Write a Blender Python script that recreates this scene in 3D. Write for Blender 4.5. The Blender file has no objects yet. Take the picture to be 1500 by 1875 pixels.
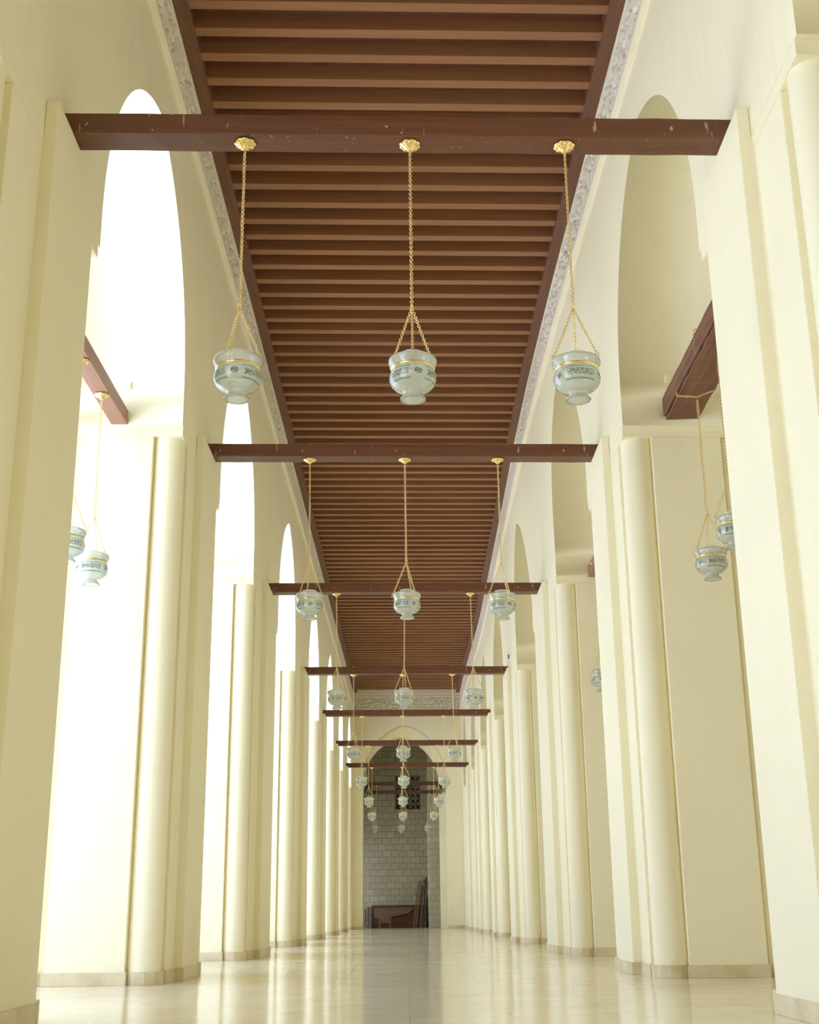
import bpy, bmesh, math, random
from mathutils import Vector, Matrix, noise

random.seed(7)
sc = bpy.context.scene
COL = sc.collection
PI = math.pi

# ------------------------------------------------------------------ camera
F_PX, PITCH, ROLL, YAW = 2301.7, 0.30873, -0.01118, 0.00398
EYE = 0.65
cp, sp, cy, sy = math.cos(PITCH), math.sin(PITCH), math.cos(YAW), math.sin(YAW)
fwd = Vector((cp * sy, cp * cy, sp))
up0 = Vector((-sp * sy, -sp * cy, cp))
rt0 = Vector((cy, -sy, 0))
cr, sr = math.cos(ROLL), math.sin(ROLL)
rt = rt0 * cr + up0 * sr
up = up0 * cr - rt0 * sr
cam = bpy.data.cameras.new('camera')
cam.sensor_fit = 'VERTICAL'
cam.sensor_height = 24.0
cam.sensor_width = 19.2
cam.lens = F_PX / 1875 * 24.0
cam.clip_end = 400
cam_ob = bpy.data.objects.new('camera', cam)
COL.objects.link(cam_ob)
M = Matrix((rt, up, -fwd)).transposed().to_4x4()
M.translation = Vector((0, 0, EYE))
cam_ob.matrix_world = M
sc.camera = cam_ob

# ------------------------------------------------------------------ light
SKY_COL, SKY_STR = (0.705, 0.83, 1.15), 2.15
SUN_STR, SUN_DIR = 8.0, Vector((-0.16, 0.50, -0.85))
world = bpy.data.worlds.new('sky')
sc.world = world
world.use_nodes = True
wn = world.node_tree
bg = wn.nodes['Background']
bg.inputs[0].default_value = (*SKY_COL, 1)
bg.inputs[1].default_value = SKY_STR
sun = bpy.data.lights.new('sun', 'SUN')
sun.energy = SUN_STR
sun.angle = math.radians(1.0)
sun.color = (1.0, 1.0, 1.0)
sun_ob = bpy.data.objects.new('sun', sun)
sun_ob.rotation_euler = SUN_DIR.to_track_quat('-Z', 'Y').to_euler()
sun_ob.location = (-12, -10, 30)
COL.objects.link(sun_ob)

sc.view_settings.view_transform = 'Standard'
sc.view_settings.look = 'None'
sc.view_settings.exposure = 0.58
sc.view_settings.gamma = 1.0
sc.view_settings.use_curve_mapping = False
sc.cycles.max_bounces = 14
sc.cycles.diffuse_bounces = 10
sc.cycles.glossy_bounces = 4
sc.cycles.transparent_max_bounces = 12

# ------------------------------------------------------------------ the old building is not quite square
W0 = 2.47
TAPER, SKEW = 0.0017996, 0.0305718
BULGE = [(-20, 1.0), (11, 1.0), (14, .98), (17.5, .957), (21, .945), (24, .95), (27, .968), (34, 1.0), (41, 1.03), (46, 1.015), (50, 1.0), (90, 1.0)]

def bulge(y):
    for (a, va), (b, vb) in zip(BULGE, BULGE[1:]):
        if a <= y <= b:
            t = (y - a) / (b - a)
            return va + (vb - va) * t
    return 1.0

def warp(x, y, z):
    s = 1 - TAPER * y / W0
    if x > 0 and z > 6.4:
        s *= 1 + (bulge(y) - 1) * min(1.0, (z - 6.4) / 3.0)
    return Vector((x * s, y + SKEW * x, z))

# ------------------------------------------------------------------ mesh helpers
class MB:
    def __init__(self):
        self.v, self.f, self.s = [], [], []
    def add(self, verts, faces, smooth=False):
        o = len(self.v)
        self.v += [tuple(v) for v in verts]
        self.f += [tuple(i + o for i in f) for f in faces]
        self.s += [smooth] * len(faces)
    def box(self, x0, x1, y0, y1, z0, z1, nx=1, ny=1):
        if nx == 1 and ny == 1:
            self.add([(x0, y0, z0), (x1, y0, z0), (x1, y1, z0), (x0, y1, z0), (x0, y0, z1), (x1, y0, z1), (x1, y1, z1), (x0, y1, z1)],
                     [(0, 3, 2, 1), (4, 5, 6, 7), (0, 1, 5, 4), (1, 2, 6, 5), (2, 3, 7, 6), (3, 0, 4, 7)])
            return
        ax = 0 if nx > 1 else 1
        n = max(nx, ny)
        vs, fs = [], []
        for i in range(n + 1):
            t = i / n
            if ax == 0:
                x = x0 + (x1 - x0) * t
                vs += [(x, y0, z0), (x, y1, z0), (x, y1, z1), (x, y0, z1)]
            else:
                y = y0 + (y1 - y0) * t
                vs += [(x0, y, z0), (x0, y, z1), (x1, y, z1), (x1, y, z0)]
        for i in range(n):
            a, b = 4 * i, 4 * i + 4
            for k in range(4):
                fs.append((a + k, b + k, b + (k + 1) % 4, a + (k + 1) % 4))
        fs += [(0, 1, 2, 3), (4 * n + 3, 4 * n + 2, 4 * n + 1, 4 * n)]
        self.add(vs, fs)
    def prism(self, poly, z0, z1, smooth=False):
        n = len(poly)
        vs = [(x, y, z0) for x, y in poly] + [(x, y, z1) for x, y in poly]
        self.add(vs, [(i, (i + 1) % n, n + (i + 1) % n, n + i) for i in range(n)], smooth)
        self.add(vs, [tuple(range(n - 1, -1, -1)), tuple(range(n, 2 * n))])
    def lathe(self, prof, seg=24, c=(0, 0, 0), lobes=0, amp=0.0, smooth=True):
        vs, fs = [], []
        for r, z in prof:
            for k in range(seg):
                a = 2 * PI * k / seg
                q = r * (1 + amp * abs(math.cos(lobes * a / 2)) if lobes else 1)
                vs.append((c[0] + q * math.cos(a), c[1] + q * math.sin(a), c[2] + z))
        for i in range(len(prof) - 1):
            for k in range(seg):
                k2 = (k + 1) % seg
                fs.append((i * seg + k, i * seg + k2, (i + 1) * seg + k2, (i + 1) * seg + k))
        self.add(vs, fs, smooth)
    def link(self, c, d, side, hl, hw, r, n=10, m=5):
        # one oval chain link centred at c, long axis d, flat in the plane (d, side)
        d = d.normalized()
        side = (side - d * side.dot(d)).normalized()
        nrm = d.cross(side)
        vs, fs = [], []
        for i in range(n):
            a = 2 * PI * i / n
            ce = c + d * (hl * math.cos(a)) + side * (hw * math.sin(a))
            out = (d * (math.cos(a) / hl) + side * (math.sin(a) / hw)).normalized()
            for j in range(m):
                b = 2 * PI * j / m
                vs.append(ce + out * (r * math.cos(b)) + nrm * (r * math.sin(b)))
        for i in range(n):
            for j in range(m):
                fs.append((i * m + j, ((i + 1) % n) * m + j, ((i + 1) % n) * m + (j + 1) % m, i * m + (j + 1) % m))
        self.add(vs, fs, True)
    def chain(self, a, b, pitch=.0185, hl=.0138, hw=.0105, r=.0028):
        a, b = Vector(a), Vector(b)
        d = b - a
        n = max(2, round(d.length / pitch))
        u = d.normalized()
        s = Vector((1, 0.35, 0.1)) if abs(u.x) < .8 else Vector((0, 1, 0))
        s = (s - u * s.dot(u)).normalized()
        t = u.cross(s)
        for i in range(n):
            self.link(a + d * ((i + .5) / n), u, s if i % 2 else t, hl, hw, r, 8, 4)
    def tube(self, pts, r, seg=8, close=False):
        pts = [Vector(p) for p in pts]
        vs, fs = [], []
        n = len(pts)
        for i, p in enumerate(pts):
            d = (pts[min(i + 1, n - 1)] - pts[max(i - 1, 0)]).normalized()
            s = Vector((0, 0, 1)) if abs(d.z) < .9 else Vector((1, 0, 0))
            u = d.cross(s).normalized()
            w = d.cross(u)
            for k in range(seg):
                a = 2 * PI * k / seg
                vs.append(p + u * (r * math.cos(a)) + w * (r * math.sin(a)))
        for i in range(n - 1):
            for k in range(seg):
                fs.append((i * seg + k, i * seg + (k + 1) % seg, (i + 1) * seg + (k + 1) % seg, (i + 1) * seg + k))
        self.add(vs, fs, True)
        self.add(vs[:seg], [tuple(range(seg))])
        self.add(vs[-seg:], [tuple(range(seg))])
    def mirror(self):
        self.v = [(-x, y, z) for x, y, z in self.v]
        self.f = [tuple(reversed(f)) for f in self.f]
    def build(self, name, mat, parent=None, org=None, do_warp=True, bevel=0, fix=True):
        vs = [warp(*v) for v in self.v] if do_warp else [Vector(v) for v in self.v]
        org = Vector(org) if org is not None else Vector((0, 0, 0))
        me = bpy.data.meshes.new(name)
        me.from_pydata([v - org for v in vs], [], self.f)
        me.polygons.foreach_set('use_smooth', self.s)
        if fix == 'weld':
            bm = bmesh.new()
            bm.from_mesh(me)
            bmesh.ops.remove_doubles(bm, verts=bm.verts, dist=1e-5)
            bm.to_mesh(me)
            bm.free()
        elif fix:
            bm = bmesh.new()
            bm.from_mesh(me)
            bmesh.ops.remove_doubles(bm, verts=bm.verts, dist=1e-5)
            bmesh.ops.recalc_face_normals(bm, faces=bm.faces)
            bm.to_mesh(me)
            bm.free()
        me.materials.append(mat)
        o = bpy.data.objects.new(name, me)
        COL.objects.link(o)
        if parent is not None:
            o.parent = parent
        else:
            o.location = org
        if bevel:
            b = o.modifiers.new('soft_edges', 'BEVEL')
            b.width = bevel
            b.segments = 2
            b.limit_method = 'ANGLE'
            b.angle_limit = math.radians(50)
        return o

def tag(o, label, cat, group=None):
    o['label'] = label
    o['category'] = cat
    if group:
        o['group'] = group
    return o

def structure(o):
    o['kind'] = 'structure'
    return o

def thing(name, loc, label, cat, group=None, rot=(0, 0, 0)):
    o = bpy.data.objects.new(name, None)
    o.empty_display_size = .2
    COL.objects.link(o)
    o.location = loc
    o.rotation_euler = rot
    return tag(o, label, cat, group)

# ------------------------------------------------------------------ materials
class NT:
    def __init__(self, name):
        self.m = bpy.data.materials.new(name)
        self.m.use_nodes = True
        self.t = self.m.node_tree
        self.b = self.t.nodes['Principled BSDF']
        self.out = self.t.nodes['Material Output']
    def n(self, typ, **kw):
        x = self.t.nodes.new(typ)
        for k, v in kw.items():
            if hasattr(x, k):
                setattr(x, k, v)
            else:
                x.inputs[k.replace('_', ' ')].default_value = v
        return x
    def l(self, a, b):
        self.t.links.new(a, b)
    def coord(self, scale=(1, 1, 1), kind='Object'):
        tc = self.n('ShaderNodeTexCoord')
        mp = self.n('ShaderNodeMapping')
        mp.inputs['Scale'].default_value = scale
        self.l(tc.outputs[kind], mp.inputs['Vector'])
        return mp.outputs[0]
    def noise(self, vec, scale, detail=4, rough=.55):
        x = self.n('ShaderNodeTexNoise')
        x.inputs['Scale'].default_value = scale
        x.inputs['Detail'].default_value = detail
        x.inputs['Roughness'].default_value = rough
        self.l(vec, x.inputs['Vector'])
        return x.outputs[0]
    def ramp(self, fac, stops):
        r = self.n('ShaderNodeValToRGB')
        e = r.color_ramp.elements
        while len(e) < len(stops):
            e.new(.5)
        for el, (p, c) in zip(e, stops):
            el.position = p
            el.color = (*c, 1)
        self.l(fac, r.inputs[0])
        return r.outputs[0]
    def math(self, op, a, b=None, c=None):
        x = self.n('ShaderNodeMath', operation=op)
        for i, v in enumerate((a, b, c)):
            if v is None:
                continue
            if isinstance(v, (int, float)):
                x.inputs[i].default_value = v
            else:
                self.l(v, x.inputs[i])
        return x.outputs[0]
    def mix(self, fac, a, b, mode='MIX'):
        x = self.n('ShaderNodeMix', data_type='RGBA', blend_type=mode)
        for i, v in ((0, fac), (6, a), (7, b)):
            if isinstance(v, (int, float)):
                x.inputs[i].default_value = v
            elif isinstance(v, tuple):
                x.inputs[i].default_value = (*v, 1)
            else:
                self.l(v, x.inputs[i])
        return x.outputs[2]
    def bump(self, h, strength=.2, dist=.01, prev=None):
        x = self.n('ShaderNodeBump')
        x.inputs['Strength'].default_value = strength
        x.inputs['Distance'].default_value = dist
        self.l(h, x.inputs['Height'])
        if prev is not None:
            self.l(prev, x.inputs['Normal'])
        return x.outputs[0]
    def set(self, col=None, rough=None, metal=None, normal=None, spec=None):
        for k, v in (('Base Color', col), ('Roughness', rough), ('Metallic', metal), ('Normal', normal), ('Specular IOR Level', spec)):
            if v is None:
                continue
            if isinstance(v, tuple):
                self.b.inputs[k].default_value = (*v, 1)
            elif isinstance(v, (int, float)):
                self.b.inputs[k].default_value = v
            else:
                self.l(v, self.b.inputs[k])
        return self.m

PAINT = (0.91, 0.852, 0.605)

def make_plaster(name, col, streak=1.0):
    t = NT(name)
    v = t.coord()
    big = t.noise(v, .8, 5)
    st = t.noise(t.coord((5, 5, .45)), 1.3, 6, .6)
    c = t.ramp(big, [(.3, tuple(x * .965 for x in col)), (.65, col)])
    fac = t.math('MULTIPLY', t.ramp(st, [(.52, (0, 0, 0)), (.75, (1, 1, 1))]), .14 * streak)
    c = t.mix(fac, c, (col[0] * .80, col[1] * .78, col[2] * .72))
    n1 = t.bump(t.noise(v, 2.2, 3), .25, .05)
    n2 = t.bump(t.noise(v, 35, 4), .12, .006, n1)
    return t.set(c, .62, 0, n2, .25)

MAT = {}
MAT['plaster'] = make_plaster('cream_plaster', PAINT, .5)
MAT['wall_plaster'] = make_plaster('cream_wall_plaster', PAINT, 1.3)
MAT['carved'] = make_plaster('carved_plaster', (.86, .80, .66), .4)

def make_plinth():
    t = NT('plinth_stone')
    v = t.coord()
    c = t.ramp(t.noise(v, 3.5, 5), [(.3, (.58, .48, .28)), (.5, (.70, .60, .38)), (.7, (.76, .67, .45))])
    c = t.mix(t.math('MULTIPLY', t.ramp(t.noise(v, 22, 4), [(.55, (0, 0, 0)), (.7, (1, 1, 1))]), .25), c, (.40, .33, .2))
    return t.set(c, .4, 0, t.bump(t.noise(v, 60, 3), .1, .004), .4)
MAT['plinth'] = make_plinth()

def make_floor():
    t = NT('polished_marble')
    tc = t.n('ShaderNodeTexCoord')
    br = t.n('ShaderNodeTexBrick', offset=0.0)
    br.inputs['Scale'].default_value = 1.0
    br.inputs['Brick Width'].default_value = .68
    br.inputs['Row Height'].default_value = .68
    br.inputs['Mortar Size'].default_value = .003
    br.inputs['Mortar Smooth'].default_value = .3
    br.inputs['Color1'].default_value = (.0, .0, .0, 1)
    br.inputs['Color2'].default_value = (1, 1, 1, 1)
    t.l(tc.outputs['Object'], br.inputs['Vector'])
    v = t.coord()
    c = t.ramp(t.noise(v, 1.1, 6, .6), [(.3, (.78, .69, .47)), (.5, (.86, .78, .56)), (.75, (.89, .83, .64))])
    vein = t.ramp(t.noise(t.coord((1.2, 4.0, 1)), 2.5, 8, .7), [(.47, (0, 0, 0)), (.5, (1, 1, 1)), (.53, (0, 0, 0))])
    c = t.mix(t.math('MULTIPLY', vein, .12), c, (.50, .42, .27))
    c = t.mix(t.math('MULTIPLY', br.outputs['Color'], .06), c, (.50, .44, .32))
    c = t.mix(t.math('MULTIPLY', br.outputs['Fac'], .55), c, (.28, .23, .15))
    r = t.math('MULTIPLY_ADD', t.noise(t.coord((1, 3, 1)), 1.5, 4), .10, .07)
    nb = t.bump(t.noise(t.coord((2.2, .8, 1)), 2.5, 3), .02, .03)
    nb = t.bump(br.outputs['Fac'], -.15, .004, nb)
    m = t.set(c, r, 0, nb, .42)
    return m
MAT['floor'] = make_floor()

def make_wood(name, dark, light, rough=.5, chips=False, axis='x', cracks=0.0):
    t = NT(name)
    sc_ = (.5, 14, 14) if axis == 'x' else (14, .5, 14)
    v = t.coord(sc_)
    c = t.ramp(t.noise(v, 1.2, 6, .6), [(.3, dark), (.72, light)])
    n = t.bump(t.noise(v, 3, 5), .25, .004)
    if cracks:
        k = t.ramp(t.noise(t.coord((.35, 9, 9) if axis == 'x' else (9, .35, 9)), 1.6, 3), [(.60, (0, 0, 0)), (.63, (1, 1, 1))])
        n = t.bump(k, -.9, .02, n)
    if chips:
        w = t.coord((3.2, 3.2, 2.0))
        sp_ = t.ramp(t.noise(w, 9, 2, .4), [(.735, (0, 0, 0)), (.75, (1, 1, 1))])
        dr = t.ramp(t.noise(t.coord((30, 30, 3)), 1.1, 2, .3), [(.735, (0, 0, 0)), (.76, (1, 1, 1))])
        c = t.mix(t.math('MULTIPLY', t.math('MAXIMUM', sp_, dr), .55), c, (.62, .52, .40))
    return t.set(c, rough, 0, n, .35)

MAT['joist'] = make_wood('brown_joist_paint', (.255, .112, .050), (.325, .148, .070), .5)
MAT['plate'] = make_wood('brown_plate_paint', (.150, .066, .036), (.20, .09, .05), .55, axis='y')
MAT['boards'] = make_wood('brown_board_paint', (.12, .046, .022), (.18, .070, .033), .6, axis='y')
MAT['beam'] = make_wood('brown_beam_paint', (.115, .043, .020), (.165, .066, .032), .42, chips=True)
MAT['beam_y'] = make_wood('red_brown_beam_paint', (.30, .145, .090), (.38, .200, .130), .45, chips=True, axis='y')
MAT['old_beam'] = make_wood('cracked_beam_wood', (.115, .050, .026), (.25, .115, .066), .6, axis='y', cracks=1)
MAT['dark_rail'] = make_wood('dark_rail_wood', (.060, .024, .013), (.095, .038, .020), .5)
MAT['scrap_wood'] = make_wood('scrap_wood', (.075, .035, .016), (.16, .08, .04), .7)
MAT['pale_board'] = make_wood('grey_brown_board', (.135, .085, .045), (.20, .135, .075), .75)
MAT['stool_wood'] = make_wood('reddish_stool_wood', (.17, .075, .04), (.26, .12, .065), .6)
MAT['plank'] = make_wood('plank_wood', (.16, .09, .035), (.26, .155, .065), .7)
MAT['dark_plank'] = make_wood('dark_plank_wood', (.05, .028, .018), (.09, .05, .03), .7)

def make_simple(name, col, rough=.5, metal=0, spec=.5):
    t = NT(name)
    c = t.ramp(t.noise(t.coord(), 8, 3), [(.3, tuple(x * .9 for x in col)), (.7, col)])
    return t.set(c, rough, metal, None, spec)
MAT['gold'] = make_simple('gilt_brass', (1.0, .76, .33), .26, 1)
MAT['white_cap'] = make_simple('white_porcelain', (.82, .80, .76), .3)
MAT['cord'] = make_simple('tan_cord', (.55, .42, .22), .5)
MAT['scrap_grey'] = make_simple('grey_scrap', (.20, .155, .09), .8)
MAT['black'] = make_simple('black_cloth', (.02, .02, .022), .8)
MAT['iron'] = make_simple('dark_iron', (.05, .045, .04), .6)
MAT['painted_dark'] = make_simple('painted_dark_backing', (.012, .011, .009), .9)  # near-black sheet, paints in the darkness behind the window lattice
MAT['ground'] = make_simple('courtyard_marble', (.75, .78, .84), .6)

def make_masonry(name, tint, mortar):
    t = NT(name)
    tc = t.n('ShaderNodeTexCoord')
    mp = t.n('ShaderNodeMapping')
    mp.inputs['Rotation'].default_value = (PI / 2, 0, 0)
    t.l(tc.outputs['Object'], mp.inputs['Vector'])
    sep = t.n('ShaderNodeSeparateXYZ')
    t.l(tc.outputs['Object'], sep.inputs[0])
    com = t.n('ShaderNodeCombineXYZ')
    wob = t.noise(t.coord((1, 1, 1)), 1.4, 2)
    t.l(t.math('MULTIPLY_ADD', wob, .10, sep.outputs[0]), com.inputs[0])
    t.l(t.math('MULTIPLY_ADD', wob, .03, sep.outputs[2]), com.inputs[1])
    br = t.n('ShaderNodeTexBrick')
    for k, v in (('Scale', 1.0), ('Brick Width', .385), ('Row Height', .288), ('Mortar Size', .011), ('Mortar Smooth', .15), ('Bias', 0.0)):
        br.inputs[k].default_value = v
    br.inputs['Color1'].default_value = (*tint, 1)
    br.inputs['Color2'].default_value = (*(x * .84 for x in tint), 1)
    br.inputs['Mortar'].default_value = (*mortar, 1)
    t.l(com.outputs[0], br.inputs['Vector'])
    c = t.mix(t.math('MULTIPLY', t.ramp(t.noise(t.coord(), 1.6, 5), [(.4, (0, 0, 0)), (.7, (1, 1, 1))]), .35), br.outputs['Color'], tuple(x * .72 for x in tint))
    nb = t.bump(br.outputs['Fac'], -.5, .02)
    nb = t.bump(t.noise(t.coord(), 14, 4), .3, .01, nb)
    return t.set(c, .85, 0, nb, .2)
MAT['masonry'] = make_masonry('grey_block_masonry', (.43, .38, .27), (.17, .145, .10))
MAT['masonry_lit'] = make_masonry('lit_block_masonry', (.74, .68, .50), (.46, .41, .28))  # same blocks in a paler tint, the light on the buttress painted in
MAT['lattice'] = make_simple('grey_stone_lattice', (.27, .24, .18), .85)

def make_glass():
    t = NT('milky_green_glass')
    tc = t.n('ShaderNodeTexCoord')
    sep = t.n('ShaderNodeSeparateXYZ')
    t.l(tc.outputs['Object'], sep.inputs[0])
    th = t.math('ARCTAN2', sep.outputs[1], sep.outputs[0])
    z = sep.outputs[2]
    def band(zc, hw):
        return t.math('LESS_THAN', t.math('ABSOLUTE', t.math('SUBTRACT', z, zc)), hw)
    c3 = t.math('COSINE', t.math('MULTIPLY_ADD', th, 3.0, 1.1))
    panel = t.math('GREATER_THAN', c3, -.55)
    lines = t.math('MULTIPLY', t.math('MAXIMUM', band(.2255, .0055), band(.124, .0065)), panel)
    com = t.n('ShaderNodeCombineXYZ')
    t.l(t.math('MULTIPLY', th, .165), com.inputs[0])
    t.l(z, com.inputs[1])
    vo = t.n('ShaderNodeTexVoronoi', feature='DISTANCE_TO_EDGE')
    vo.inputs['Scale'].default_value = 52
    t.l(com.outputs[0], vo.inputs['Vector'])
    nz = t.n('ShaderNodeTexNoise')
    nz.inputs['Scale'].default_value = 70
    nz.inputs['Detail'].default_value = 1
    t.l(com.outputs[0], nz.inputs['Vector'])
    ink = t.math('MAXIMUM', t.math('LESS_THAN', vo.outputs['Distance'], .085), t.math('GREATER_THAN', nz.outputs[0], .60))
    script = t.math('MULTIPLY', t.math('MULTIPLY', ink, band(.178, .027)), t.math('GREATER_THAN', c3, -.25))
    # round medallion in each gap between two script panels
    gap = t.math('MULTIPLY', t.math('ADD', c3, 1.0), .045)
    dz = t.math('SUBTRACT', z, .178)
    rad = t.math('ADD', gap, t.math('MULTIPLY', t.math('MULTIPLY', dz, dz), 8.0))
    med = t.math('MULTIPLY', t.math('LESS_THAN', rad, .0058), t.math('GREATER_THAN', nz.outputs[0], .47))
    foot = t.math('MULTIPLY', t.math('LESS_THAN', z, .004), t.math('GREATER_THAN', nz.outputs[0], .5))
    milk = t.ramp(t.noise(t.coord(), 5, 3), [(.3, (.86, .90, .76)), (.7, (.93, .94, .83))])
    c = t.mix(t.math('MULTIPLY', lines, .85), milk, (.16, .44, .28))
    c = t.mix(t.math('MULTIPLY', t.math('MAXIMUM', script, med), .85), c, (.05, .09, .05))
    c = t.mix(t.math('MULTIPLY', foot, .5), c, (.20, .20, .12))
    dif = t.n('ShaderNodeBsdfDiffuse')
    tra = t.n('ShaderNodeBsdfTranslucent')
    trp = t.n('ShaderNodeBsdfTransparent')
    trp.inputs[0].default_value = (.90, .95, .87, 1)
    glo = t.n('ShaderNodeBsdfGlossy')
    glo.inputs['Roughness'].default_value = .05
    t.l(c, dif.inputs[0])
    t.l(c, tra.inputs[0])
    def mixs(f, a, b):
        x = t.n('ShaderNodeMixShader')
        if isinstance(f, (int, float)):
            x.inputs[0].default_value = f
        else:
            t.l(f, x.inputs[0])
        t.l(a, x.inputs[1])
        t.l(b, x.inputs[2])
        return x.outputs[0]
    body = mixs(.5, dif.outputs[0], tra.outputs[0])
    inkany = t.math('MAXIMUM', t.math('MAXIMUM', script, lines), med)
    clear = t.math('MULTIPLY', t.math('SUBTRACT', 1.0, inkany), .25)
    s = mixs(clear, body, trp.outputs[0])
    lw = t.n('ShaderNodeFresnel')
    lw.inputs[0].default_value = 1.45
    s = mixs(t.math('MULTIPLY_ADD', lw.outputs[0], 1.0, .05), s, glo.outputs[0])
    t.l(s, t.out.inputs[0])
    return t.m
MAT['glass'] = make_glass()

# ------------------------------------------------------------------ dimensions
X_WALL, X_PIL, X_OUT = 2.50, 2.405, 3.95
Z_NOTCH, Z_IMP, Z_PIL = 5.76, 5.875, 6.10
Z_BEAM = 6.10
Z_CEIL = 9.95
# piers: near and far end, and the near and far edge of the middle pilaster that carries a beam
PIERS = [(6.57, 9.20, 7.60, 8.68), (13.22, 15.98, 14.10, 15.02), (19.84, 23.68, 21.06, 22.60), (27.50, 31.15, 29.05, 30.40),
         (35.02, 38.00, 36.00, 37.05), (41.70, 44.75, 42.70, 43.85), (47.85, 51.10, 49.40, 50.60)]
NEAR_PIERS = [(-6.6, -3.95, -5.8, -4.7), (-.10, 2.58, .8, 1.9)]
END_PIER = (54.60, 55.975)
BEAM_Y = [7.974, 14.800, 21.782, 29.799, 36.491, 43.253, 49.967]
Y_END = 56.0

# ------------------------------------------------------------------ floor and ground
fl = MB()
for i in range(35):
    y0, y1 = -8 + 2 * i, -6 + 2 * i
    fl.add([(-4.4, y0, 0), (9.2, y0, 0), (9.2, y1, 0), (-4.4, y1, 0)], [(0, 1, 2, 3)])
structure(fl.build('floor', MAT['floor']))
gr = MB()
gr.add([(-90, -60, -.06), (-4.3, -60, -.06), (-4.3, 130, -.06), (-90, 130, -.06)], [(0, 1, 2, 3)])
structure(gr.build('ground', MAT['ground'], do_warp=False))

# ------------------------------------------------------------------ arcade walls
def arch_curve(a, b, zs, apex, n=18):
    """pointed arch from (a, zs) to (b, zs) as a list of (y, z)"""
    h, c0 = (b - a) / 2, (a + b) / 2
    k = apex - zs
    c = (k * k - h * h) / (2 * h)
    R = h + c
    top = math.atan2(k, c)
    left = [(c0 + c - R * math.cos(top * i / n), zs + R * math.sin(top * i / n)) for i in range(n + 1)]
    right = [(2 * c0 - y, z) for y, z in reversed(left[:-1])]
    return left + right

def arcade(side):
    m = MB()
    pts = [(-8.0, Z_IMP)]
    solid = [(a - .05, b + .05) for a, b in [(p[0], p[1]) for p in NEAR_PIERS + PIERS]] + [(END_PIER[0] - .05, Y_END + .6)]
    pts = []            # lower outline of the wall, marching along y
    prev = None
    for a, b in solid:
        if prev is not None:
            pts += arch_curve(prev, a, 6.2, 8.55)
        n = 3
        pts += [(a + (b - a) * i / n, Z_IMP) for i in range(n + 1)]
        prev = b
    ZT = 10.45
    xi, xo = X_WALL - .002, X_OUT + .002
    for (ya, za), (yb, zb) in zip(pts, pts[1:]):
        if abs(yb - ya) < 1e-6:
            m.add([(xi, ya, za), (xo, ya, za), (xo, yb, zb), (xi, yb, zb)], [(3, 2, 1, 0)], True)
            continue
        flat = abs(za - zb) < 1e-6
        zm = 9.0
        zl = 6.4
        for x, rev in ((xi, False), (xo, True)):
            if za < zl - .01 and zb < zl - .01:
                polys = [[(ya, za), (yb, zb), (yb, zl), (ya, zl)], [(ya, zl), (yb, zl), (yb, zm), (ya, zm)]]
            else:
                polys = [[(ya, za), (yb, zb)] + ([(yb, zl)] if zb < zl - .01 else []) + [(yb, zm), (ya, zm)] + ([(ya, zl)] if za < zl - .01 else [])]
            polys.append([(ya, zm), (yb, zm), (yb, ZT), (ya, ZT)])
            for q in polys:
                idx = tuple(range(len(q)))
                m.add([(x, y, z) for y, z in q], [idx[::-1] if rev else idx])
        m.add([(xi, ya, za), (xo, ya, za), (xo, yb, zb), (xi, yb, zb)], [(3, 2, 1, 0)], not flat)
        m.add([(xi, ya, ZT), (xo, ya, ZT), (xo, yb, ZT), (xi, yb, ZT)], [(0, 1, 2, 3)])
    for ya, rev in ((pts[0][0], False), (pts[-1][0], True)):
        q = [(xi, ya, z) for z in (Z_IMP, 6.4, 9.0, ZT)] + [(xo, ya, z) for z in (ZT, 9.0, 6.4, Z_IMP)]
        m.add(q, [tuple(range(7, -1, -1)) if rev else tuple(range(8))])
    if side < 0:
        m.mirror()
    o = m.build('wall_left' if side < 0 else 'wall_right', MAT['wall_plaster'], fix='weld')
    return structure(o)
arcade(-1)
arcade(1)

# ------------------------------------------------------------------ piers
FW, FL_ = .325, .365          # notch for the corner column: width across, length along the nave

def pier_outline(p, full=True):
    y0, y1 = p[0], p[1]
    xa, xb = X_WALL, X_OUT
    P = [(xa + FW, y0), (xb - FW, y0), (xb - FW, y0 + FL_), (xb, y0 + FL_)]
    if len(p) > 2:
        P += [(xb, p[2]), (xb + .09, p[2]), (xb + .09, p[3]), (xb, p[3])]
    if full:
        P += [(xb, y1 - FL_), (xb - FW, y1 - FL_), (xb - FW, y1), (xa + FW, y1), (xa + FW, y1 - FL_), (xa, y1 - FL_)]
    else:
        P += [(xb, y1), (xa, y1)]
    if len(p) > 2:
        P += [(xa, p[3]), (X_PIL, p[3]), (X_PIL, p[2]), (xa, p[2])]
    P += [(xa, y0 + FL_), (xa + FW, y0 + FL_)]
    return P

def grow(poly, d):
    n = len(poly)
    out = []
    for i in range(n):
        (x0, y0), (x1, y1), (x2, y2) = poly[i - 1], poly[i], poly[(i + 1) % n]
        a = Vector((x1 - x0, y1 - y0)).normalized()
        b = Vector((x2 - x1, y2 - y1)).normalized()
        na, nb = Vector((a.y, -a.x)), Vector((b.y, -b.x))
        out.append((x1 + d * (na.x + (nb.x if abs(na.dot(nb)) < .5 else 0)), y1 + d * (na.y + (nb.y if abs(na.dot(nb)) < .5 else 0))))
    return out

ORD = ['nearest', 'second', 'third', 'fourth', 'fifth', 'sixth', 'seventh']
PIER_LABEL = {
    (-1, 0): 'nearest cream pier on the left, shaded, running down the left photo edge',
    (1, 0): 'nearest cream pier on the right, brightly lit, running down the right photo edge',
    (-1, 7): 'cream half pier at the far left, built against the end wall',
    (1, 7): 'cream half pier at the far right, built against the end wall'}

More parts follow.
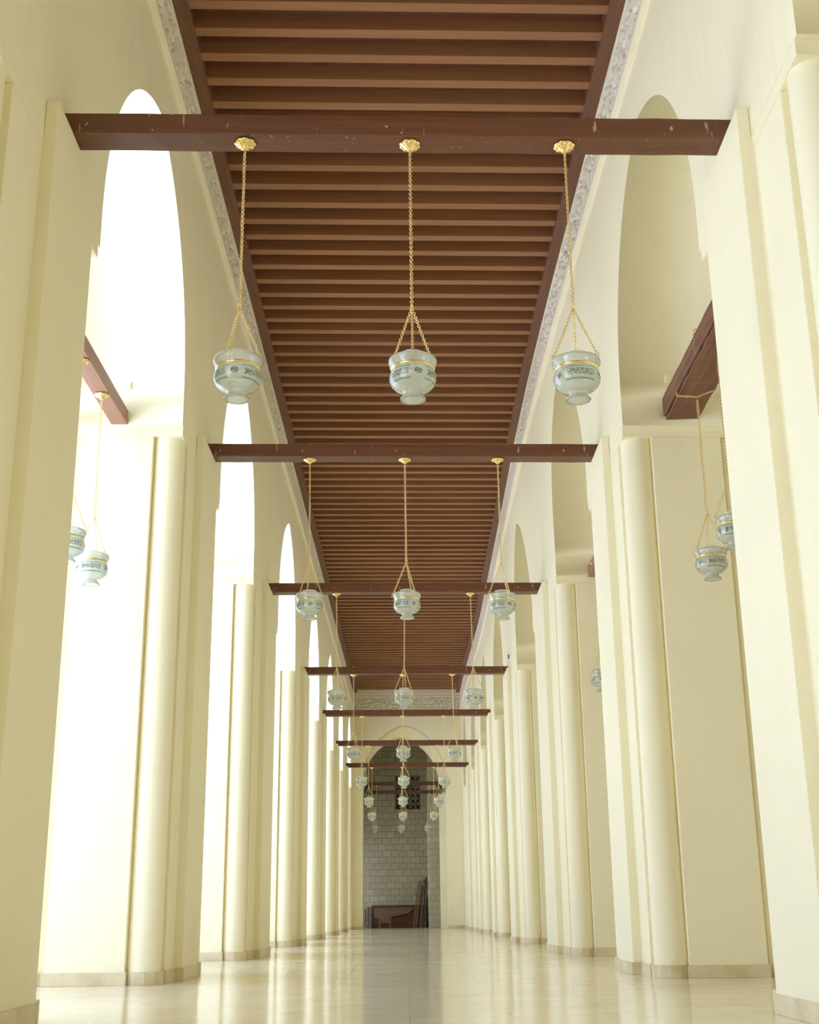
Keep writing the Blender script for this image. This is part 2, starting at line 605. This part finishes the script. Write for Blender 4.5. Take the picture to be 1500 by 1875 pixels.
def make_pier(side, i, p, full=True, seen=True):
    yc = (p[0] + p[1]) / 2
    base = warp(side * (X_WALL + X_OUT) / 2, yc, 0)
    body = MB()
    pil = p[2:] if len(p) > 2 else None
    core = pier_outline(p[:2], full)
    body.prism(core, 0, Z_NOTCH)
    y1 = p[1]
    imp = MB()
    imp.box(X_WALL, X_OUT, p[0], y1, Z_NOTCH, Z_IMP - .001)
    if pil:
        for xf, xw, xd in ((X_PIL, X_WALL - .0035, X_WALL + .02), (X_OUT + .09, X_OUT + .0035, X_OUT - .02)):
            prof = [(xf, 0), (xf, Z_PIL), (xw, Z_PIL), (xw, Z_IMP - .009), (xd, Z_IMP - .009), (xd, 0)]
            n = len(prof)
            body.add([(x, pil[0], z) for x, z in prof] + [(x, pil[1], z) for x, z in prof],
                     [tuple(range(n)), tuple(range(2 * n - 1, n - 1, -1))] + [(k, n + k, n + (k + 1) % n, (k + 1) % n) for k in range(n)])
    cols = []
    for sx in (0, 1):
        for sy_ in ((0, 1) if full else (0,)):
            cx = X_WALL + .182 if sx == 0 else X_OUT - .182
            cyy = p[0] + .198 if sy_ == 0 else y1 - .198
            cols.append((cx, cyy))
    base_m = MB()
    base_m.prism(grow(pier_outline(p, full), .018), 0, .125)
    for cx, cyy in cols:
        base_m.prism([(cx + .205 * math.cos(2 * PI * (k + .5) / 12), cyy + .205 * math.sin(2 * PI * (k + .5) / 12)) for k in range(12)], 0, .125)
    meshes = [(body, 'shaft', MAT['plaster'], .007), (imp, 'impost', MAT['plaster'], 0), (base_m, 'plinth', MAT['plinth'], .004)]
    for cx, cyy in cols:
        c = MB()
        c.lathe([(.178, 0), (.178, .125), (.178, 2.0), (.177, 4.0), (.178, Z_NOTCH + .02)], 32, (cx, cyy, 0))
        meshes.append((c, 'corner_column', MAT['plaster'], 0))
    if side < 0:
        for m in meshes:
            m[0].mirror()
    word = 'left' if side < 0 else 'right'
    if seen:
        lab = PIER_LABEL.get((side, i)) or '%s cream pier on the %s, counted from the viewer, with rounded corner columns' % (ORD[i], word)
        root = thing('pier', base, lab, 'pier', 'piers on the %s of the nave' % word)
        for m, nm, mt, bv in meshes:
            m.build(nm, mt, root, base, bevel=bv)
    else:
        for m, nm, mt, bv in meshes:
            structure(m.build('wall_%s_support' % word, mt, None, base))

for side in (-1, 1):
    for p in NEAR_PIERS:
        make_pier(side, 0, p, True, False)
    for i, p in enumerate(PIERS):
        make_pier(side, i, p)
    make_pier(side, 7, END_PIER, False)

# ------------------------------------------------------------------ ceiling
NJ, PITCHJ, YJ0 = 100, .4440, 10.761
bd = MB()
for i in range(33):
    y0 = -8 + 2 * i
    bd.add([(-2.6, y0, 10.165), (2.6, y0, 10.165), (2.6, y0 + 2, 10.165), (-2.6, y0 + 2, 10.165)], [(0, 3, 2, 1)])
    bd.add([(-2.6, y0, 10.3), (2.6, y0, 10.3), (2.6, y0 + 2, 10.3), (-2.6, y0 + 2, 10.3)], [(0, 1, 2, 3)])
ceil = structure(bd.build('ceiling', MAT['boards']))
for k in range(NJ):
    j = MB()
    y = YJ0 + PITCHJ * k + random.uniform(-.012, .012)
    zz = 9.972 + random.uniform(-.004, .004)
    j.box(-2.42, 2.42, y, y + .14, zz, 10.17)
    j.build('joist', MAT['joist'], ceil, bevel=.004)
j = MB()
k = 1
while YJ0 - PITCHJ * k > -7.5:
    y = YJ0 - PITCHJ * k
    j.box(-2.42, 2.42, y, y + .14, 9.972, 10.17)
    k += 1
o = j.build('joist', MAT['joist'], ceil)
o['kind'] = 'stuff'
for s in (-1, 1):
    pl = MB()
    pl.box(2.285, 2.50, -7.9, 55.5, Z_CEIL, 10.17, ny=60)
    if s < 0:
        pl.mirror()
    pl.build('wall_plate', MAT['plate'], ceil, bevel=.004)

# ------------------------------------------------------------------ carved frieze
def relief(u, v, H):
    """depth 0..1 of the pierced scroll-and-letter carving at u along, v up"""
    e = min(v, H - v)
    if e < .035:
        return 0.0
    a = noise.noise(Vector((u * 10.5, v * 8.0, 3.1)))
    b = noise.noise(Vector((u * 17.0 + 5, v * 15.0, 9.7)))
    s = math.sin(u * 21 + 2.2 * math.sin(v * 11 + 3 * a) + 4 * a)
    d = max(0.0, .24 - abs(a + .45 * b)) / .24
    g = d if s > -.25 else d * .25
    return min(1.0, 1.9 * g)

def frieze(u0, u1, z0, z1, step, rows, place, depth=.06):
    m = MB()
    n = int((u1 - u0) / step)
    H = z1 - z0
    vs, fs = [], []
    for i in range(n + 1):
        u = u0 + (u1 - u0) * i / n
        for r in range(rows + 1):
            v = H * r / rows
            vs.append(place(u, z0 + v, depth * relief(u, v, H)))
    for i in range(n):
        for r in range(rows):
            a = i * (rows + 1) + r
            fs.append((a, a + rows + 1, a + rows + 2, a + 1))
    m.add(vs, fs, True)
    return m

for s, nm in ((-1, 'trim_1'), (1, 'trim_2')):
    parts = MB()
    for u0, u1, st, rw in ((8.0, 24.0, .021, 26), (24.0, 56.0, .05, 14)):
        q = frieze(u0, u1, 9.32, 9.94, st, rw, lambda u, z, d: (2.455 + d, u, z))
        parts.v, parts.f, parts.s = parts.v + q.v, parts.f + [tuple(i + len(parts.v) for i in f) for f in q.f], parts.s + q.s
    ny = 48
    parts.box(2.435, 2.52, -7.9, 56.0, 9.27, 9.325, ny=ny)
    parts.box(2.45, 2.52, -7.9, 56.0, 9.925, 9.96, ny=ny)
    parts.box(2.46, 2.52, -7.9, 8.0, 9.325, 9.93, ny=8)
    if s < 0:
        parts.mirror()
    structure(parts.build(nm, MAT['carved'], bevel=0))

# ------------------------------------------------------------------ end wall with its pointed arch
CXO, HWO, CXI, HWI = -.13, 1.90, -.30, 1.77
Y_IN = 58.0
def arch_x(cx, hw, zs, apex, n=20):
    return [(cx - hw, 0)] + arch_curve(cx - hw, cx + hw, zs, apex, n) + [(cx + hw, 0)]
fo = arch_x(CXO, HWO, 6.25, 8.60)
fi = arch_x(CXI, HWI, 6.15, 8.25)
ew = MB()
ZT = 10.45
def face_with_arch(m, outline, y, x0, x1, flip):
    left, right = outline[0][0], outline[-1][0]
    def q(*p):
        p = [(x, y, z) for x, z in p]
        m.add(p, [(3, 2, 1, 0) if flip else (0, 1, 2, 3)])
    q((x0, 0), (left, 0), (left, ZT), (x0, ZT))
    q((right, 0), (x1, 0), (x1, ZT), (right, ZT))
    for (xa, za), (xb, zb) in zip(outline[1:-1], outline[2:-1]):
        q((xa, za), (xb, zb), (xb, ZT), (xa, ZT))
face_with_arch(ew, fo, Y_END, -4.2, 9.0, False)
face_with_arch(ew, fi, Y_IN, -4.2, 9.0, True)
Y_STEP = 57.2
rings = [(fo, Y_END), (fo, Y_STEP), (fi, Y_STEP), (fi, Y_IN)]
for k, ((A, ya), (B, yb)) in enumerate(zip(rings, rings[1:])):
    for i in range(len(A) - 1):
        ew.add([(A[i][0], ya, A[i][1]), (A[i + 1][0], ya, A[i + 1][1]), (B[i + 1][0], yb, B[i + 1][1]), (B[i][0], yb, B[i][1])], [(0, 1, 2, 3)], k != 1)
structure(ew.build('wall_end', MAT['wall_plaster'], fix='weld'))
tr = frieze(-2.46, 2.46, 9.28, 9.86, .022, 24, lambda u, z, d: (u, Y_END - .055 + 1.1 * d, z))
tr.box(-2.47, 2.47, Y_END - .06, Y_END + .01, 9.235, 9.285)
tr.box(-2.47, 2.47, Y_END - .06, Y_END + .01, 9.855, 9.885)
tr.box(-2.47, 2.47, Y_END - .10, Y_END + .01, 9.97, 10.16)
structure(tr.build('trim_3', MAT['carved']))
bb = MB()
bb.box(-2.52, CXO - HWO, Y_END - .018, Y_END + .01, 0, .125)
bb.box(CXO + HWO, 2.52, Y_END - .018, Y_END + .01, 0, .125)
structure(bb.build('baseboard_end', MAT['plinth']))

# ------------------------------------------------------------------ masonry room beyond the arch
Y_ROOM = 61.0
rw = MB()
WX0, WX1, WZ0, WZ1 = -.62, .64, 5.32, 6.90
for x0, x1, z0, z1 in ((-4.2, WX0, 0, 10.4), (WX1, 4.2, 0, 10.4), (WX0, WX1, 0, WZ0), (WX0, WX1, WZ1, 10.4)):
    rw.box(x0, x1, Y_ROOM, Y_ROOM + .5, z0, z1)
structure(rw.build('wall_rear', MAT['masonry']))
rp = MB()
rp.box(.955, 2.4, 59.6, Y_ROOM, 0, 10.4)
structure(rp.build('wall_rear_buttress', MAT['masonry_lit'], bevel=.02))
sw = MB()
sw.box(-4.3, -4.0, Y_IN, Y_ROOM + .5, 3.4, 10.4)  # open below: a gap added so courtyard daylight reaches the room
sw.box(3.6, 3.9, Y_IN, Y_ROOM + .5, 0, 10.4)
structure(sw.build('wall_rear_side', MAT['masonry']))
wi = MB()
wi.box(WX0 - .02, WX1 + .02, Y_ROOM + .45, Y_ROOM + .5, WZ0 - .02, WZ1 + .02)
win = structure(wi.build('window_1', MAT['painted_dark']))
la = MB()
nx, nz = 5, 6
dx, dz_ = (WX1 - WX0) / nx, (WZ1 - WZ0) / nz
yy = Y_ROOM + .10
for i in range(nx + 1):
    for k in range(nz + 1):
        cx, cz = WX0 + dx * i, WZ0 + dz_ * k
        # pierced star cells: ring segments round every crossing, joined by bars
        R = min(dx, dz_) * (.50 if (i + k) % 2 else .36)
        pts = []
        for q in range(13):
            a = 2 * PI * q / 12
            x, z = cx + R * math.cos(a), cz + R * math.sin(a)
            pts.append((min(max(x, WX0), WX1), yy, min(max(z, WZ0), WZ1)))
        la.tube(pts, .026, 6)
for i in range(nx + 1):
    la.box(WX0 + dx * i - .018, WX0 + dx * i + .018, yy - .02, yy + .02, WZ0, WZ1)
for k in range(nz + 1):
    la.box(WX0, WX1, yy - .02, yy + .02, WZ0 + dz_ * k - .018, WZ0 + dz_ * k + .018)
la.build('lattice', MAT['lattice'], win)

# ------------------------------------------------------------------ unseen closing walls and roof, with added daylight openings on the right
ow = MB()
ow.box(8.6, 9.0, -8, 62, 0, 1.0, ny=30)
ow.box(8.6, 9.0, -8, 62, 6.0, 10.5, ny=30)
yw = -8.0
while yw < 62:
    ow.box(8.6, 9.0, yw, yw + 6.0, 1.0, 6.0)  # gaps between these stretches are invented openings, adding daylight from the right
    yw += 7.0
structure(ow.build('wall_outer_right', MAT['wall_plaster']))
fw = MB()
fw.box(-4.2, 9.0, -8.3, -8.0, 0, 10.5)
structure(fw.build('wall_front', MAT['wall_plaster']))
rf = MB()
rf.box(-4.3, 9.2, -8.4, 62, 10.46, 10.8, ny=30)
structure(rf.build('roof', MAT['wall_plaster']))

# ------------------------------------------------------------------ tie beams across the nave
BEAM_LABEL = ['nearest brown tie beam across the nave, scratched and chipped, carrying three lamps',
              'second brown tie beam across the nave from the viewer',
              'third brown tie beam across the nave from the viewer',
              'fourth brown tie beam across the nave from the viewer',
              'fifth brown tie beam across the nave, with two pale scratches near its right end',
              'sixth brown tie beam across the nave, crossing the top of the end arch',
              'seventh brown tie beam, farthest of those spanning the full nave']
for i, y in enumerate(BEAM_Y):
    b = MB()
    hh = .166
    b.box(-2.56, 2.56, y, y + .23, Z_BEAM + .005, Z_BEAM + .005 + hh, nx=24)
    r = random.Random(i)
    b.v = [(x, yy + r.uniform(-.003, .003), z + r.uniform(-.003, .003)) for x, yy, z in b.v]
    c = warp(0, y + .115, Z_BEAM)
    o = b.build('tie_beam', MAT['beam'], None, c, bevel=.006)
    tag(o, BEAM_LABEL[i], 'beam', 'tie beams across the nave')
# wooden frame inside the end arch
fr = thing('beam_frame', warp(-.2, 56.9, 5.66), 'dark wooden frame of two rails set across the end arch', 'beam')
fo_ = fr.location.copy()
for nm, args in (('upper_rail', (-1.97, 1.60, 56.78, 56.92, 6.04, 6.21)), ('lower_rail', (-1.97, 1.60, 57.02, 57.16, 5.70, 5.86)),
                 ('end_block', (-1.97, -1.66, 56.80, 57.14, 5.72, 6.19)), ('end_block', (1.34, 1.60, 56.80, 57.14, 5.72, 6.19))):
    m = MB()
    m.box(*args)
    m.build(nm, MAT['dark_rail'], fr, fo_, bevel=.01)

# tie beams along the side arches
def side_beam(x0, x1, y0, y1, z0, z1, mat, label, rough=0.0, group='tie beams in the side arches'):
    m = MB()
    m.box(x0, x1, y0, y1, z0, z1, ny=40)
    r = random.Random(int(y0 * 10))
    if rough:
        for k, (x, y, z) in enumerate(m.v):
            n = noise.noise(Vector((x * 3, y * 2.2, z * 3)))
            n2 = noise.noise(Vector((x * 9 + 4, y * 7.0, z * 9)))
            m.v[k] = (x + rough * (n + .6 * n2), y, z + rough * .8 * (n2 - .3 * n))
    if rough:
        base = len(m.v)
        m.box(x0 - .030, x0 - .004, y0, y1, z0 + .030, z1 - .004, ny=40)
        for k in range(base, len(m.v)):
            x, y, z = m.v[k]
            n = noise.noise(Vector((2.0, y * 2.6, 5.0)))
            m.v[k] = (x + .016 * n, y, z + (.035 * n if z < z0 + .1 else .012 * n))
    o = m.build('tie_beam', mat, None, warp((x0 + x1) / 2, (y0 + y1) / 2, z0), bevel=.008)
    return tag(o, label, 'beam', group)
side_beam(-3.30, -3.115, 9.15, 13.30, 5.88, 6.045, MAT['beam_y'], 'smooth reddish tie beam in the nearest left arch, two gilt roses beneath')
side_beam(3.00, 3.36, 9.12, 13.26, 5.95, 6.20, MAT['old_beam'], 'rough cracked tie beam in the nearest right arch, wrapped with chains', .022)
side_beam(3.03, 3.30, 15.95, 19.88, 5.86, 6.03, MAT['beam_y'], 'brown tie beam in the second right arch, mostly hidden by the pier')

# ------------------------------------------------------------------ hanging lamps
LAMP_N = 'glass lamps hanging from the beams'
BOWL = [(.0, .012), (.050, .010), (.080, .002), (.088, 0.0), (.090, .010), (.072, .030), (.062, .048), (.062, .060), (.085, .070), (.120, .090), (.148, .120),
        (.162, .155), (.165, .185), (.160, .215), (.150, .243), (.147, .258), (.148, .268), (.160, .287), (.169, .308), (.171, .328), (.165, .344),
        (.145, .355), (.105, .361), (.092, .366), (.088, .380), (.089, .393)]
Z_RING, Z_BOT, BOWL_H = -1.335, -2.058, .885
BR, BZ = .150, Z_BOT + .262 * BOWL_H

def lamp_meshes():
    """parts of one lamp; z = 0 is the underside of the beam"""
    out = {}
    m = MB()
    m.lathe([(.0, -.002), (.070, -.002), (.076, -.006), (.072, -.012), (.058, -.022), (.046, -.026), (.040, -.034), (.024, -.040), (.020, -.052), (.012, -.058), (.0, -.058)], 48, lobes=8, amp=.10)
    for k in range(8):
        a = 2 * PI * (k + .5) / 8
        m.lathe([(0, -.026), (.010, -.024), (.015, -.014), (.013, -.008)], 8, (.058 * math.cos(a), .058 * math.sin(a), 0))
    out['ceiling_rose'] = (m, MAT['gold'])
    m = MB()
    m.link(Vector((0, 0, -.068)), Vector((0, 0, 1)), Vector((1, 0, 0)), .016, .012, .003)
    out['loop>ceiling_rose'] = (m, MAT['gold'])
    m = MB()
    m.chain((0, 0, -.075), (0, 0, Z_RING + .01))
    out['chain'] = (m, MAT['gold'])
    m = MB()
    m.tube([(.010 + .004 * math.sin(i * 1.3), .004 * math.cos(i * 1.7), -.04 + (Z_RING + .05) * i / 12) for i in range(13)], .0022, 6)
    out['cord'] = (m, MAT['cord'])
    m = MB()
    m.link(Vector((0, 0, Z_RING)), Vector((0, 0, 1)), Vector((1, 0, 0)), .018, .016, .0035, 12, 6)
    out['ring'] = (m, MAT['gold'])
    for k in range(3):
        a = 2 * PI * k / 3 + .45
        m = MB()
        e = Vector(((BR + .022) * math.cos(a), (BR + .022) * math.sin(a), BZ + .075))
        m.chain((0, 0, Z_RING - .012), e, .0170, .0125, .0090, .0024)
        ca, sa = math.cos(a), math.sin(a)
        out['suspension_chain.%d' % k] = (m, MAT['gold'])
        m = MB()
        m.tube([(e.x + ca * dr, e.y + sa * dr, e.z + dz) for dr, dz in ((-.002, .012), (.014, .004), (.014, -.02), (.0, -.045), (-.014, -.07), (-.006, -.084), (.004, -.078))], .0026, 6)
        out['hook.%d>suspension_chain.%d' % (k, k)] = (m, MAT['gold'])
    m = MB()
    m.lathe([(r, z) for r, z in BOWL], 40)
    out['glass_bowl'] = (m, MAT['glass'])
    m = MB()
    m.lathe([(.1475, .251 - .03), (.1545, .2535 - .03), (.1555, .261 - .03), (.1535, .268 - .03), (.148, .270 - .03)], 40, (0, 0, Z_BOT))
    out['gold_band'] = (m, MAT['gold'])
    m = MB()
    m.lathe([(.0, .028), (.014, .027), (.026, .020), (.032, .008), (.033, -.002), (.0, -.002)], 16, (0, 0, .171))
    out['bolt_cap'] = (m, MAT['white_cap'])
    return out

PROTO = lamp_meshes()
lamp_first = None
def first_lamp():
    root = bpy.data.objects.new('hanging_lamp', None)
    root.empty_display_size = .2
    COL.objects.link(root)
    made = {}
    for nm, (m, mat) in PROTO.items():
        own, _, up_ = nm.partition('>')
        o = m.build(own.split('.')[0], mat, made[up_] if up_ else root, (0, 0, 0), do_warp=False, fix=True)
        made[own] = o
        if nm == 'glass_bowl':
            o.location = (0, 0, Z_BOT)
            o.scale = (1, 1, BOWL_H)
    return root

def copy_lamp(src, parent=None):
    r = src.copy()
    COL.objects.link(r)
    if parent is not None:
        r.parent = parent
    for ch in list(src.children):
        copy_lamp(ch, r)
    return r

LAMP_X = [(-1.163, .066, 1.227), (-1.200, .008, 1.195), (-1.255, -.020, 1.181), (-1.29, -.086, 1.126), (-1.321, -.118, 1.105), (-1.366, -.154, 1.072), (-1.436, -.20, 1.077)]
POS = ['left', 'middle', 'right']
lamp_proto = first_lamp()
todo = []
for j, row in enumerate(LAMP_X):
    for q, x in enumerate(row):
        if j == 0:
            lab = ['nearest left milky glass lamp, two dark script panels facing the viewer', 'nearest middle milky glass lamp, hanging against the brown ceiling, medallion in front',
                   'nearest right milky glass lamp, hanging against the white right wall'][q]
        else:
            lab = '%s glass lamp hanging below the %s nave beam from the viewer' % (POS[q], ORD[j])
        todo.append((warp(x, BEAM_Y[j] + .115, Z_BEAM + .004), lab, 'glass lamps below the nave beams', False))
for q, x in enumerate((-1.42, -.235, 1.02)):
    todo.append((warp(x, 56.85, 6.04), 'farthest %s greenish glass lamp, hanging from the frame in the end arch' % POS[q], 'glass lamps below the nave beams', False))
todo.append((warp(-3.20, 12.32, 5.878), 'right of two glass lamps in the nearest left arch, fully in view', 'glass lamps in the side arches', False))
todo.append((warp(-3.20, 11.46, 5.878), 'glass lamp in the nearest left arch, half hidden behind the pier', 'glass lamps in the side arches', False))
todo.append((warp(3.18, 12.38, 5.93), 'left of two glass lamps on chains in the nearest right arch', 'glass lamps in the side arches', True))
todo.append((warp(3.18, 11.44, 5.99), 'glass lamp in the nearest right arch, cut off by the right pier edge', 'glass lamps in the side arches', True))
todo.append((warp(3.09, 19.38, 5.97), 'glass lamp in the second right arch, only a sliver beside the pier', 'glass lamps in the side arches', False))
for k, (loc, lab, grp, wrapped) in enumerate(todo):
    o = lamp_proto if k == 0 else copy_lamp(lamp_proto)
    o.location = loc
    o.rotation_euler = (random.uniform(-.012, .012), random.uniform(-.012, .012), random.uniform(0, 6.28) if k > 2 else (-2.25, -2.02, -1.15)[k])
    if k < 3:
        o.rotation_euler.x = o.rotation_euler.y = 0
    tag(o, lab, 'lamp', grp)
    if 21 <= k <= 23:
        o.rotation_euler.x += (.05, -.03, .06)[k - 21]
    if k >= 21:
        for ch in list(o.children):
            if ch.name.startswith('bolt_cap') or (wrapped and ch.name.startswith('ceiling_rose')):
                for g in list(ch.children):
                    bpy.data.objects.remove(g)
                bpy.data.objects.remove(ch)
    if wrapped:
        # the chain goes once round the old beam
        o.rotation_euler.x = o.rotation_euler.y = 0
        rz = Matrix.Rotation(-o.rotation_euler.z, 3, 'Z')
        m = MB()
        loop = [(-.20, .06, .27), (-.205, .05, .0), (0, 0, -.035), (.20, -.05, .03), (.205, .0, .27), (-.20, .06, .27)]
        loop = [rz @ Vector(p) for p in loop]
        for a, b in zip(loop, loop[1:]):
            m.chain(a, b)
        m.build('wrapped_chain', MAT['gold'], o, (0, 0, 0), do_warp=False)

# ------------------------------------------------------------------ small things on the arches
for s, x0, x1, z0, z1, lab in ((-1, 3.095, 3.205, 6.30, 6.392, 'small square cover plate on the soffit above the left side beam'),
                               (1, 3.02, 3.18, 6.385, 6.50, 'small square cover plate on the soffit behind the cracked beam')):
    m = MB()
    yA = 13.16
    m.box(x0, x1, yA - .012, yA + .04, z0, z1)
    m.box(x0 + .012, x1 - .012, yA - .018, yA - .010, z0 + .012, z1 - .012)
    if s < 0:
        m.mirror()
    o = m.build('cover_plate', MAT['plaster'], None, warp(s * (x0 + x1) / 2, yA, z0), bevel=.002)
    tag(o, lab, 'cover plate')
m = MB()
m.box(2.475, 2.505, 29.335, 29.365, 6.36, 6.46)
m.tube([(2.48, 29.35, 6.45), (2.455, 29.35, 6.44), (2.445, 29.35, 6.41), (2.455, 29.35, 6.39)], .008, 6)
o = m.build('wall_hook', MAT['iron'], None, warp(2.5, 29.35, 6.33), bevel=.003)
tag(o, 'small dark iron hook on the right wall above the fourth beam', 'hook')

# ------------------------------------------------------------------ odds and ends stored against the masonry wall
def at_room(x, y=Y_ROOM, z=0.0):
    return warp(x, y, z)
m = MB()
m.box(-1.80, .72, Y_ROOM - .10, Y_ROOM - .04, 0, 1.0)
m.box(-1.80, .72, Y_ROOM - .115, Y_ROOM - .10, .93, 1.0)
m.box(-1.80, -1.72, Y_ROOM - .115, Y_ROOM - .10, 0, .93)
o = m.build('wooden_panel', MAT['scrap_wood'], None, at_room(-.5), bevel=.006)
tag(o, 'wide dark wooden panel standing against the stone wall', 'panel')
m = MB()
poly = [(-1.70, .86), (.30, .90), (-.05, .62), (-.75, .50), (-1.05, .44), (-1.62, .42)]
vs = [(x, Y_ROOM - .42 + .27 * z, z) for x, z in poly] + [(x, Y_ROOM - .37 + .27 * z, z) for x, z in poly]
n = len(poly)
m.add(vs, [tuple(range(n)), tuple(range(2 * n - 1, n - 1, -1))] + [(i, (i + 1) % n, n + (i + 1) % n, n + i) for i in range(n)])
o = m.build('broken_board', MAT['pale_board'], None, at_room(-.7, Y_ROOM - .3, .42), bevel=.005)
tag(o, 'broken grey-brown board propped on the stool before the panel', 'board')
st_ = thing('stool', at_room(-1.13, Y_ROOM - .58), 'small brown wooden stool beneath the broken board', 'stool')
so = st_.location.copy()
m = MB()
m.box(-1.45, -.83, Y_ROOM - .75, Y_ROOM - .42, .40, .445)
m.build('seat', MAT['stool_wood'], st_, so, bevel=.006)
m = MB()
m.box(-1.40, -.88, Y_ROOM - .73, Y_ROOM - .70, .24, .40)
m.build('apron', MAT['stool_wood'], st_, so, bevel=.004)
for lx in (-1.42, -.92):
    for ly in (Y_ROOM - .73, Y_ROOM - .49):
        m = MB()
        m.box(lx, lx + .06, ly, ly + .06, 0, .40)
        m.build('leg', MAT['stool_wood'], st_, so, bevel=.004)
PL = [(.22, .50, 2.02, 'plank', 'leftmost of the long planks leaning in the right corner'),
      (.33, .60, 2.08, 'plank', 'second long plank from the left, leaning in the right corner'),
      (.44, .69, 1.86, 'dark_plank', 'dark third plank from the left, leaning in the right corner'),
      (.55, .78, 2.10, 'plank', 'fourth long plank from the left, leaning in the right corner'),
      (.66, .87, 2.24, 'dark_plank', 'dark rightmost plank, tallest of those leaning in the right corner')]
for k, (xb, xt, zt, mt, lab) in enumerate(PL):
    m = MB()
    yb, yt = Y_ROOM - .80, Y_ROOM - .05
    w, t = .028, .02
    vs = []
    for x, y, z in ((xb, yb, 0), (xt, yt, zt)):
        vs += [(x - w, y - t, z), (x + w, y - t, z), (x + w, y + t, z), (x - w, y + t, z)]
    m.add(vs, [(0, 3, 2, 1), (4, 5, 6, 7), (0, 1, 5, 4), (1, 2, 6, 5), (2, 3, 7, 6), (3, 0, 4, 7)])
    o = m.build('plank', MAT[mt], None, at_room(xb, yb), bevel=.003)
    tag(o, lab, 'plank', 'planks leaning in the corner')
m = MB()
m.lathe([(.0, 0), (.06, 0), (.068, .5), (.05, 1.1), (.03, 1.35), (0, 1.36)], 12, (.885, Y_ROOM - .55, 0))
o = m.build('rolled_cloth', MAT['black'], None, at_room(.885, Y_ROOM - .55))
tag(o, 'black rolled bundle standing between the planks and the lit buttress', 'roll')
sb = thing('scrap_bundle', at_room(-2.0, Y_ROOM - .35), 'bundle of grey scrap rods standing left of the wooden panel', 'scrap')
sbo = sb.location.copy()
r = random.Random(3)
for k in range(8):
    m = MB()
    x = -2.25 + .05 * k + r.uniform(-.02, .02)
    h = r.uniform(.55, .98)
    m.tube([(x, Y_ROOM - .45, 0), (x + r.uniform(-.05, .05), Y_ROOM - .25, h * .6), (x + r.uniform(-.08, .08), Y_ROOM - .14, h)], r.uniform(.016, .03), 7)
    m.build('rod', MAT['scrap_grey'] if k % 3 else MAT['iron'], sb, sbo)
